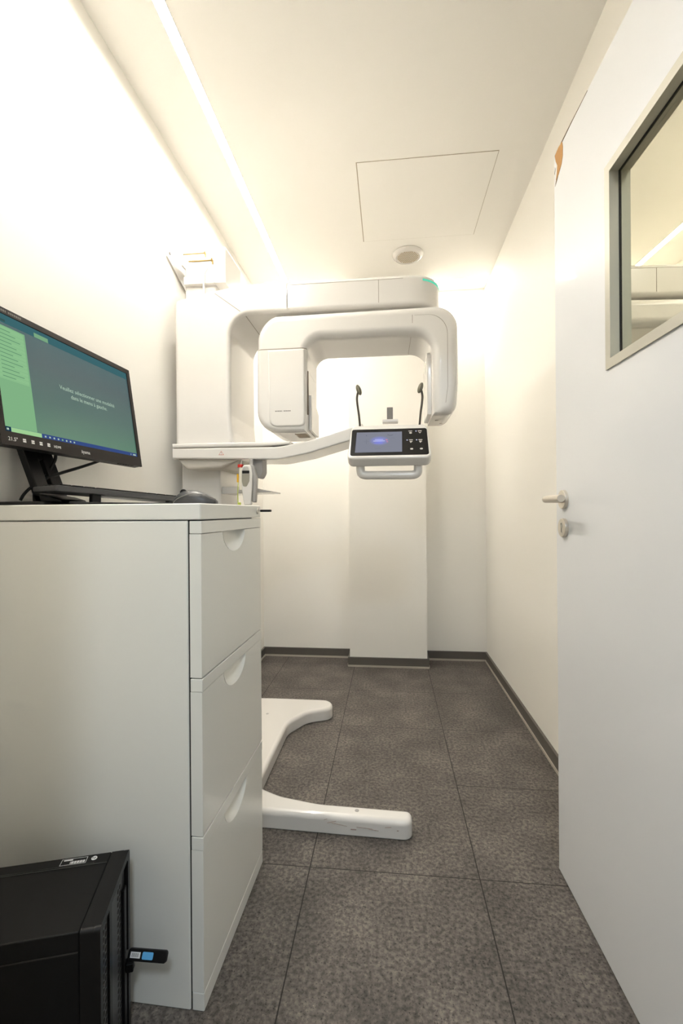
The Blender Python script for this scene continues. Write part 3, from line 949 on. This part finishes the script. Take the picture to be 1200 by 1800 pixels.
# overhead arm with rounded end
R_ = (AY1 - AY0) / 2
ym = (AY0 + AY1) / 2
xe = 0.212
arm = [(-0.40, AY0)]
for k in range(33):
    a = -PI / 2 + PI * k / 32
    ca, sa = math.cos(a), math.sin(a)
    arm.append((xe - 0.15 + 0.15 * math.copysign(abs(ca) ** 0.75, ca), ym + R_ * math.copysign(abs(sa) ** 0.75, sa)))
arm.append((-0.40, AY1))
bm = NB(); prism(bm, arm, AZ0, AZ1, 'z', 0.017, 0.017, 6)
ovh = obj('overhead_arm', bm, MWHITE, xm, sharp=50)
def strip(bm, path, wv, d):
    """a thin ribbon following a path; wv = half width vector, d = thickness vector"""
    wv = Vector(wv); d = Vector(d)
    path = [Vector(p) for p in path]
    for a, b in zip(path[:-1], path[1:]):
        q = [a - wv, b - wv, b + wv, a + wv]
        v0 = [bm.verts.new(x) for x in q]; v1 = [bm.verts.new(x + d) for x in q]
        bm.faces.new(v0); bm.faces.new(v1)
        for k in range(4):
            bm.faces.new((v0[k], v0[(k + 1) % 4], v1[(k + 1) % 4], v1[k]))
bm = NB()
strip(bm, [(-0.035, AY0 - 0.0006, AZ0 + 0.015), (-0.035, AY0 - 0.0006, AZ1 - 0.016)], (0.0009, 0, 0), (0, 0.001, 0))
strip(bm, [(-0.40, AY0 - 0.0006, AZ1 - 0.0165), (0.06, AY0 - 0.0006, AZ1 - 0.0165)], (0, 0, 0.0005), (0, 0.001, 0))
obj('seam', bm, SEAM, ovh, flat=True)
bm = NB()
strip(bm, [(-0.697, AY0 - 0.0006, 1.921), (-0.590, AY0 - 0.0006, 1.842)], (0.0007, 0, 0.0009), (0, 0.001, 0))
strip(bm, [(-0.572, AY0 + 0.016, 1.8286), (-0.572, AY1 - 0.02, 1.8286)], (0.0012, 0, 0.0003), (0, 0, 0.0012))
obj('corner_seam', bm, SEAM, carr, flat=True)
bm = NB()
pts = []
for k in range(33):
    a = -PI / 2 + PI * k / 32
    ca, sa = math.cos(a), math.sin(a)
    pts.append(Vector((xe - 0.15 + 0.15 * math.copysign(abs(ca) ** 0.75, ca), ym + R_ * math.copysign(abs(sa) ** 0.75, sa), AZ1 - 0.021)))
pts = pts[4:17]
vv = [[bm.verts.new(p + Vector(((p.x - 0.05) * 0.004, (p.y - ym) * 0.004, dz))) for p in pts] for dz in (0.004, -0.004)]
for k in range(len(pts) - 1):
    bm.faces.new((vv[0][k], vv[0][k + 1], vv[1][k + 1], vv[1][k]))
obj('status_light', bm, GLOWG, ovh, 'mint green light line round the arm end')

# rotating arm: inverted U with tube head and sensor head
CY0, CY1 = 1.74, 2.005
CZ1 = 1.812
co = rpoly([(-0.513, 1.590), (-0.513, CZ1, 0.075), (0.262, CZ1, 0.085), (0.264, 1.52), (0.254, 1.397, 0.046), (0.166, 1.397), (0.166, 1.705, 0.075), (-0.314, 1.705, 0.06), (-0.314, 1.590)], 10)
# the left shoulder slopes: pull the corner down a little
co = [(u, v - 0.030 * max(0, min(1, (-0.40 - u) / 0.113)) ** 1.5 if v > 1.70 else v) for u, v in co]
bm = NB(); prism(bm, co, CY0, CY1, 'y', 0.032, 0.030, 9)
rot = obj('rotating_arm', bm, MWHITE, xm, sharp=55)
bm = NB()
strip(bm, [(0.092, CY0 - 0.0006, 1.745), (0.092, CY0 - 0.0006, CZ1 - 0.036)], (0.0008, 0, 0), (0, 0.001, 0))
strip(bm, [(0.088, CY0 + 0.036, 1.7045), (0.086, CY1 - 0.036, 1.7045)], (0.0008, 0, 0), (0, 0, 0.001))
edge = [(0.10, CY0 - 0.0005, CZ1 - 0.038)] + [(0.15 + 0.072 * math.sin(PI / 2 * k / 10), CY0 - 0.0005, 1.700 + 0.074 * math.cos(PI / 2 * k / 10)) for k in range(11)] + [(0.222, CY0 - 0.0005, 1.50), (0.214, CY0 - 0.0005, 1.44)]
strip(bm, edge, (0.0007, 0, 0.0003), (0, 0.001, 0))
obj('seam', bm, SEAM, rot, flat=True)
bm = NB(); prism(bm, [(0.2632, 1.50), (0.2655, 1.50), (0.2655, 1.605), (0.2632, 1.605)], 1.80, 1.812, 'y')
obj('side_light', bm, GLOWG, rot, 'thin green light line on the outer side', flat=True)
for x, y in ((0.185, 1.85), (0.21, 1.92)):
    bm = NB(); box(bm, x, x + 0.012, y, y + 0.003, 1.3945, 1.396)
    obj('latch_mark', bm, SEAM, rot, flat=True)
# sensor face on the inner side of the right leg
bm = NB(); prism(bm, rpoly([(1.80, 1.41), (1.98, 1.41), (1.98, 1.62, 0.02), (1.80, 1.66, 0.02)], 4), 0.150, 0.168, 'x', 0.006, 0, 3)
obj('sensor_window', bm, MWHITE, rot)
# tube head
th_o = rpoly([(-0.5138, 1.690), (-0.5138, 1.345, 0.085), (-0.318, 1.345), (-0.3130, 1.690)], 8)
bm = NB(); prism(bm, th_o, CY0 - 0.001, CY1 + 0.001, 'y', 0.022, 0.022, 6)
bmesh.ops.bisect_plane(bm, geom=bm.verts[:] + bm.edges[:] + bm.faces[:], plane_co=(0, 0, 1.667), plane_no=(0, 0, 1), clear_outer=True)
tub = obj('tube_head', bm, MWHITE, xm, sharp=50)
bm = NB(); prism(bm, rpoly([(-0.468, 1.664), (-0.462, 1.365, 0.03), (-0.322, 1.365, 0.02), (-0.322, 1.664)], 6), CY0 - 0.006, CY0 + 0.03, 'y', 0.007, 0, 4)
pan = obj('front_panel', bm, MWHITE, tub)
bm = NB(); box(bm, -0.3195, -0.3115, CY0 + 0.022, CY0 + 0.028, 1.415, 1.585)
obj('slot', bm, mat('slot_brown', lin('6d5f50'), 0.7), tub, flat=True)
bm = NB()
prism(bm, [(CY0 + 0.06, 1.36), (CY1 - 0.02, 1.36), (CY1 - 0.02, 1.46), (CY0 + 0.12, 1.50), (CY0 + 0.06, 1.50)], -0.316, -0.305, 'x', 0, 0.004, 2)
obj('collimator', bm, MWHITE, tub)
bm = NB(); box(bm, -0.372, -0.325, CY0 + 0.05, CY0 + 0.14, 1.3435, 1.346)
obj('underside_plate', bm, mat('plate_tan', lin('b5a68e'), 0.5), tub, flat=True)
bm = NB()   # dark seam between beam and head
prism(bm, rect(-0.5135, -0.3133, CY0 - 0.0008, CY1, 0.024, 6), 1.6668, 1.6705, 'z')
obj('neck_seam', bm, SEAM, tub, flat=True)
bm = NB()
x = -0.438
for i, wd in enumerate([0.0045, 0.003, 0.004, 0.003, 0.004, 0.003, 0, 0.0045, 0.003, 0.004, 0.003, 0.004, 0.003]):
    if wd:
        box(bm, x, x + wd, CY0 - 0.0066, CY0 - 0.0056, 1.4235, 1.4275)
    x += wd + 0.0013 if wd else 0.004
obj('maker_mark', bm, PRINTG, pan, 'tiny grey lettering', flat=True)

# chin rest arm: slab at the column, rising to the console
CAY0, CAY1 = 1.752, 1.955
lo_ = [(-0.868, 1.252), (-0.43, 1.240, 0.2), (-0.31, 1.262, 0.2), (-0.10, 1.322), (-0.10, 1.372), (-0.31, 1.312, 0.25), (-0.43, 1.290, 0.25), (-0.868, 1.292)]
bm = NB(); prism(bm, rpoly(lo_, 8), CAY0, CAY1, 'y', 0.006, 0.012, 5)
cha = obj('chin_arm', bm, MWHITE, xm, sharp=50)
up_ = [(-0.868, 1.2945), (-0.50, 1.2935), (-0.385, 1.298), (-0.385, 1.312), (-0.50, 1.311), (-0.868, 1.312)]
bm = NB(); prism(bm, rpoly(up_, 5), CAY0, CAY1, 'y', 0.006, 0.006, 4)
obj('arm_cover', bm, MWHITE, cha, sharp=50)
bm = NB(); box(bm, -0.862, -0.46, CAY0 + 0.006, CAY0 + 0.02, 1.291, 1.296)
obj('arm_seam', bm, SEAM, cha, flat=True)
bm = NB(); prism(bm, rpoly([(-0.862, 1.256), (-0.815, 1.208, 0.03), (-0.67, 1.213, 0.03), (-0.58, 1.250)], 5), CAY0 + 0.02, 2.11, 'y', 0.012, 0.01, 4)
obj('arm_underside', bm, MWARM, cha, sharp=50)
bm = NB()
tri = [(-0.6735, 1.262), (-0.6515, 1.262), (-0.6625, 1.279)]
prism(bm, tri, CAY0 - 0.0006, CAY0 + 0.001, 'y')
wt = obj('warning_triangle', bm, mat('print_red', lin('b4685c'), 0.6), cha, 'small red warning triangle', flat=True)
bm = NB(); prism(bm, [(-0.6705, 1.2637), (-0.6545, 1.2637), (-0.6625, 1.2763)], CAY0 - 0.0010, CAY0 + 0.001, 'y')
obj('triangle_field', bm, MWHITE, wt, flat=True)
bm = NB(); box(bm, -0.6632, -0.6618, CAY0 - 0.0013, CAY0, 1.268, 1.273); box(bm, -0.6632, -0.6618, CAY0 - 0.0013, CAY0, 1.2648, 1.2662)
obj('triangle_sign', bm, mat('print_dark', lin('5a4a44'), 0.6), wt, flat=True)
# small grey grip under the arm and a tray behind
bm = NB(); prism(bm, rpoly([(-0.543, 1.246), (-0.501, 1.246), (-0.501, 1.19, 0.03), (-0.513, 1.170, 0.01), (-0.529, 1.170, 0.01), (-0.540, 1.20, 0.03)], 6), 1.775, 1.84, 'y', 0.004, 0.004, 4)
obj('grip', bm, MGREY, cha, 'grey rounded grip')
bm = NB(); prism(bm, [(-0.72, 1.143), (-0.60, 1.143), (-0.495, 1.122), (-0.495, 1.117), (-0.72, 1.112)], 1.88, 2.05, 'y', 0.002, 0.002, 2)
obj('side_tray', bm, MWHITE, xm)

# console: tilted box with touch screen
CT = math.radians(42)
cu_ = Vector((1, 0, 0)); cv_ = Vector((0, math.sin(CT), math.cos(CT)))
CMX = frame_mat((0.002, 1.6025, 1.2215), cu_, cv_)       # local x right, y up the face, z out of the face
HW = 0.1535
bm = NB()
prism(bm, rpoly([(-HW + 0.004, 0.000, 0.022), (HW - 0.006, 0.000, 0.022), (HW - 0.012, 0.187, 0.022), (-HW + 0.012, 0.187, 0.022)], 6), -0.050, 0.0, 'z', 0.018, 0.008, 5)
con = obj('console', bm, MWHITE, xm, M=CMX, sharp=50)
bm = NB(); prism(bm, rect(-0.1385, 0.1380, 0.012, 0.160, 0.009), -0.001, 0.0008, 'z')
gpan = obj('glass_panel', bm, BLACK, con, 'glossy black control panel', M=CMX)
SCD = bpy.data.materials.new('console_screen')
SCD.use_nodes = True
nt = SCD.node_tree; N = nt.nodes; L = nt.links
N.clear()
tcn = N.new('ShaderNodeTexCoord')
mp = N.new('ShaderNodeMapping'); L.new(tcn.outputs['Generated'], mp.inputs[0])
mp.inputs['Location'].default_value = (-0.51 * 3.4, -0.5, -0.56 * 3.0); mp.inputs['Scale'].default_value = (3.4, 1, 3.0)
ln_ = N.new('ShaderNodeVectorMath'); ln_.operation = 'LENGTH'
sx_ = N.new('ShaderNodeSeparateXYZ'); L.new(mp.outputs[0], sx_.inputs[0])
cb_ = N.new('ShaderNodeCombineXYZ'); L.new(sx_.outputs[0], cb_.inputs[0]); L.new(sx_.outputs[2], cb_.inputs[1])
L.new(cb_.outputs[0], ln_.inputs[0])
rp = N.new('ShaderNodeValToRGB'); e_ = rp.color_ramp.elements
e_[0].position = 0.1; e_[0].color = (*lin('8f97f0'), 1)
e_[1].position = 0.75; e_[1].color = (*lin('8a8d9a'), 1)
L.new(ln_.outputs['Value'], rp.inputs[0])
em = N.new('ShaderNodeEmission'); L.new(rp.outputs[0], em.inputs[0]); em.inputs[1].default_value = 0.62
o_ = N.new('ShaderNodeOutputMaterial'); L.new(em.outputs[0], o_.inputs[0])
bm = NB(); quad(bm, (-0.122, 0.028, 0.0012), (0.045, 0.028, 0.0012), (0.047, 0.142, 0.0012), (-0.120, 0.142, 0.0012))
csc = obj('touch_screen', bm, SCD, gpan, 'lit grey-blue touch screen', M=CMX, flat=True)
UI2 = [emit('cs_white', lin('dfe2ff'), 0.65), emit('cs_dark', lin('5b5e6a'), 0.65), emit('cs_red', lin('d88aa0'), 0.65), emit('cs_blue', lin('7f86ff'), 0.65)]
bm = NB()
def cq(x0, x1, y0, y1, mi, lv=1):
    z = 0.0012 + 0.0002 * lv
    quad(bm, (x0, y0, z), (x1, y0, z), (x1, y1, z), (x0, y1, z), mi)
cq(-0.052, -0.022, 0.097, 0.099, 0); cq(-0.058, -0.016, 0.089, 0.0915, 0); cq(-0.054, -0.024, 0.077, 0.079, 3)
cq(-0.013, -0.006, 0.093, 0.099, 2); cq(-0.010, -0.004, 0.083, 0.087, 2)
cq(-0.0845, -0.0825, 0.120, 0.125, 1)
for k in range(8):
    a = PI * (1.2 + 0.6 * k / 8)
    cq(0.003 + 0.012 * math.cos(a), 0.006 + 0.012 * math.cos(a), 0.130 + 0.010 * math.sin(a), 0.132 + 0.010 * math.sin(a), 1)
cq(-0.09, -0.075, 0.088, 0.0885, 1); cq(-0.083, -0.0825, 0.075, 0.10, 1); cq(0.006, 0.022, 0.105, 0.1055, 1); cq(-0.05, -0.03, 0.048, 0.0485, 1)
obj('screen_picture', bm, UI2, csc, M=CMX, flat=True)
KEYM = [mat('key_print', (0.55, 0.53, 0.50), 0.5), emit('key_led', lin('d9dcff'), 0.8)]
n_ = 0
for r_, yy in enumerate((0.135, 0.084, 0.043)):
    for c_, xx in enumerate((0.077, 0.111)):
        bm = NB()
        if r_ < 2:
            prism(bm, rect(xx - 0.006, xx + 0.008, yy + 0.007, yy + 0.0105, 0.001, 2), 0.0006, 0.0012, 'z')
            if (r_, c_) == (0, 0):
                prism(bm, rect(xx - 0.004, xx + 0.006, yy - 0.006, yy + 0.002, 0.0038, 5), 0.0006, 0.0012, 'z')
            elif (r_, c_) == (0, 1):
                prism(bm, [(xx - 0.004, yy + 0.002), (xx + 0.001, yy - 0.005), (xx + 0.006, yy + 0.002), (xx + 0.005, yy + 0.003), (xx + 0.001, yy - 0.002), (xx - 0.003, yy + 0.003)], 0.0006, 0.0012, 'z')
            else:
                prism(bm, rect(xx - 0.004, xx + 0.006, yy - 0.002, yy + 0.002, 0.001, 2), 0.0006, 0.0012, 'z')
                prism(bm, rect(xx - 0.002, xx + 0.0025, yy - 0.007, yy - 0.003, 0.001, 2), 0.0006, 0.0012, 'z')
            if (r_, c_) != (0, 0):
                prism(bm, [(xx - 0.0125 + 0.0024 * math.cos(2 * PI * k / 12), yy + 0.008 + 0.0024 * math.sin(2 * PI * k / 12)) for k in range(12)], 0.0006, 0.0012, 'z', 0, 0, 1, 1)
        else:
            prism(bm, rect(xx - 0.003, xx + 0.007, yy - 0.004, yy + 0.004, 0.003, 4), 0.0006, 0.0012, 'z')
        obj('panel_key', bm, KEYM, gpan, M=CMX, flat=True)
bm = NB(); box(bm, -0.09, 0.09, 1.735, 1.80, 1.25, 1.340, 0.012)
obj('console_mount', bm, MWHITE, con)
# grab handle under the console
bm = NB()
P = [(-0.103, 1.66, 1.225), (-0.103, 1.66, 1.19), (-0.100, 1.66, 1.172), (-0.086, 1.66, 1.1655), (-0.06, 1.66, 1.1645), (0.0, 1.66, 1.164), (0.062, 1.66, 1.1635), (0.088, 1.66, 1.1645), (0.102, 1.66, 1.172), (0.105, 1.66, 1.19), (0.105, 1.66, 1.225)]
tube(bm, catmull(P, 6), 0.0155, 16)
obj('grab_handle', bm, MWHITE, con)
# temple supports
DARKB = mat('support_dark', lin('3a3127'), 0.4)
PADM = mat('pad_olive', lin('6a6656'), 0.5)
for s in (-1, 1):
    x0 = 0.004 + s * 0.112
    bm = NB()
    P = [(x0 + s * 0.000, 1.735, 1.355), (x0 + s * 0.004, 1.735, 1.40), (x0 + s * 0.010, 1.735, 1.445), (x0 + s * 0.011, 1.735, 1.470), (x0 + s * 0.006, 1.735, 1.492)]
    tube(bm, catmull(P, 6), 0.0042, 10)
    su = obj('temple_support', bm, DARKB, xm, 'thin dark upright rod with a padded tip')
    bm = NB()
    c = Vector((x0 + s * 0.004, 1.735, 1.497))
    T = Matrix.Translation(c) @ Matrix.Rotation(s * 0.35, 4, 'Y') @ Matrix.Diagonal((0.0095, 0.013, 0.021, 1))
    bmesh.ops.create_uvsphere(bm, u_segments=16, v_segments=10, radius=1.0, matrix=T)
    obj('temple_pad', bm, PADM, su)
# chin stick
bm = NB(); box(bm, -0.023, 0.036, 1.74, 1.78, 1.372, 1.384, 0.003)
cs = obj('chin_rest', bm, MWHITE, xm)
bm = NB(); box(bm, -0.006, 0.0165, 1.745, 1.765, 1.382, 1.430, 0.0015)
obj('bite_holder', bm, PRINTG, cs, 'grey upright bite holder')

# wall bracket at the column top
bm = NB()
prism(bm, rpoly([(1.790, 2.150), (1.790, 2.090), (1.955, 2.030), (2.06, 2.030), (2.06, 2.150)], 1), XL, XL + 0.006, 'x')
box(bm, XL, -0.73, 1.950, 1.956, 2.075, 2.155)
box(bm, XL, -0.73, 1.950, 2.06, 2.149, 2.155)
box(bm, -0.872, -0.866, 1.855, 1.952, 2.085, 2.15)
br = obj('wall_bracket', bm, MWHITE, xm, flat=True)
bm = NB(); box(bm, -0.727, -0.676, 1.850, 2.05, 2.00, 2.150, 0.003)
box(bm, -0.86, -0.727, 1.850, 1.90, 2.00, 2.034, 0.003)
obj('column_head', bm, MWHITE, xm)
for zz, xa, xb in ((2.135, -0.866, -0.772), (2.104, -0.842, -0.742)):
    bm = NB()
    tube(bm, [(xa, 1.862, zz), (xb, 1.862, zz)], 0.0028, 8)
    disc_cyl(bm, (xb, 1.862, zz), (1, 0, 0), 0.008, 0.006, 6)
    box(bm, xb + 0.003, xb + 0.008, 1.859, 1.865, zz - 0.018, zz)
    obj('bracket_bolt', bm, mat('bolt_brass', lin('a58d5a'), 0.35, 0.7), br, 'brassy threaded bolt')
bm = NB(); disc_cyl(bm, (XL + 0.006, 1.812, 2.115), (1, 0, 0), 0.006, 0.004, 12); obj('bracket_screw', bm, MGREY, br)
bm = NB(); tube(bm, catmull([(-0.752, 1.846, 2.068), (-0.756, 1.840, 2.05), (-0.764, 1.838, 2.035), (-0.766, 1.838, 2.00), (-0.766, 1.838, 1.93), (-0.766, 1.85, 1.90)], 6), 0.004, 8)
obj('white_lead', bm, MWHITE, br)

# ------------------------------------------------------------------ hand switch and tube hanging below the chin arm
HY = 1.715
hx = lambda p: -0.566 + (p - 425) * 0.00225
hz = lambda p: 1.226 - (p - 812) * 0.00219
hs = thing('exposure_hand_switch', 'white and grey hand switch hanging under the machine arm', 'hand switch', (-0.54, HY, 1.06))
bm = NB(); prism(bm, rpoly([(hx(424), hz(826), 0.01), (hx(424), hz(860), 0.03), (hx(428), hz(887), 0.005), (hx(440), hz(887), 0.005), (hx(442), hz(860), 0.04), (hx(443), hz(832), 0.03), (hx(440), hz(816), 0.012), (hx(426), hz(816), 0.012)], 6), HY, HY + 0.022, 'y', 0.004, 0.003, 3)
hb = obj('switch_body', bm, MWHITE, hs)
bm = NB(); prism(bm, rpoly([(hx(432), hz(813.5), 0.01), (hx(445), hz(816), 0.02), (hx(449.5), hz(840), 0.04), (hx(447), hz(882), 0.005), (hx(441.5), hz(883), 0.005), (hx(443), hz(850), 0.04), (hx(441), hz(824), 0.02)], 6), HY + 0.008, HY + 0.034, 'y', 0.003, 0.003, 3)
obj('grey_cradle', bm, MGREY, hs, 'grey cradle along its back')
bm = NB(); prism(bm, rpoly([(hx(425), hz(832)), (hx(438.5), hz(832)), (hx(438), hz(845), 0.012), (hx(433), hz(854.5), 0.006), (hx(427), hz(854.5), 0.006), (hx(424.6), hz(845), 0.012)], 5), HY - 0.0012, HY + 0.002, 'y')
obj('grip_inset', bm, mat('inset_grey', lin('918d80'), 0.5), hb, flat=True)
bm = NB(); prism(bm, rect(hx(425.3), hx(438), hz(831.5), hz(826.3), 0.001, 2), HY - 0.0014, HY + 0.002, 'y')
obj('dark_window', bm, BLACK, hb, flat=True)
bm = NB(); prism(bm, rpoly([(hx(426), hz(826)), (hx(437.5), hz(826)), (hx(435.5), hz(819), 0.006), (hx(428), hz(819), 0.006)], 4), HY - 0.0012, HY + 0.002, 'y')
obj('speckled_cap', bm, mat('cap_grey', lin('b5b2ac'), 0.4, bump=(900, 0.8)), hb, flat=True)
bm = NB(); box(bm, hx(434), hx(440), HY + 0.031, HY + 0.045, hz(830), 1.2425, 0.002)
obj('hanger', bm, MGREY, hs)

tb = thing('hanging_tube', 'clear hanging plastic tube with red cap and yellow stripe', 'tube', (-0.585, HY + 0.03, 1.06))
bm = NB(); tube(bm, [(-0.578, HY + 0.025, hz(860)), (-0.578, HY + 0.025, hz(818))], 0.0085, 14)
tb1 = obj('clear_tube', bm, CLEAR, tb)
bm = NB(); disc_cyl(bm, (-0.580, HY + 0.025, hz(819.5)), (0, 0, 1), 0.0115, 0.012, 20, 0.002); obj('red_cap', bm, RED, tb, 'red cap')
bm = NB(); tube(bm, [(-0.5905, HY + 0.022, hz(846)), (-0.5905, HY + 0.022, hz(831))], 0.004, 8); obj('yellow_stripe', bm, YEL, tb, 'yellow sleeve')
bm = NB(); tube(bm, catmull([(-0.5905, HY + 0.022, hz(831)), (-0.589, HY + 0.022, hz(845)), (-0.591, HY + 0.022, hz(865)), (-0.590, HY + 0.022, hz(883))], 5), 0.0018, 6); obj('cord', bm, GREENP, tb)
bm = NB(); disc_cyl(bm, (-0.585, HY + 0.022, hz(888)), (0, 0, 1), 0.007, 0.013, 14, 0.002); obj('green_tip', bm, GREENP, tb, 'pale green tip')
bm = NB(); tube(bm, [(-0.580, HY + 0.03, hz(816)), (-0.580, HY + 0.042, 1.2425)], 0.0016, 6); obj('hanging_loop', bm, MGREY, tb)
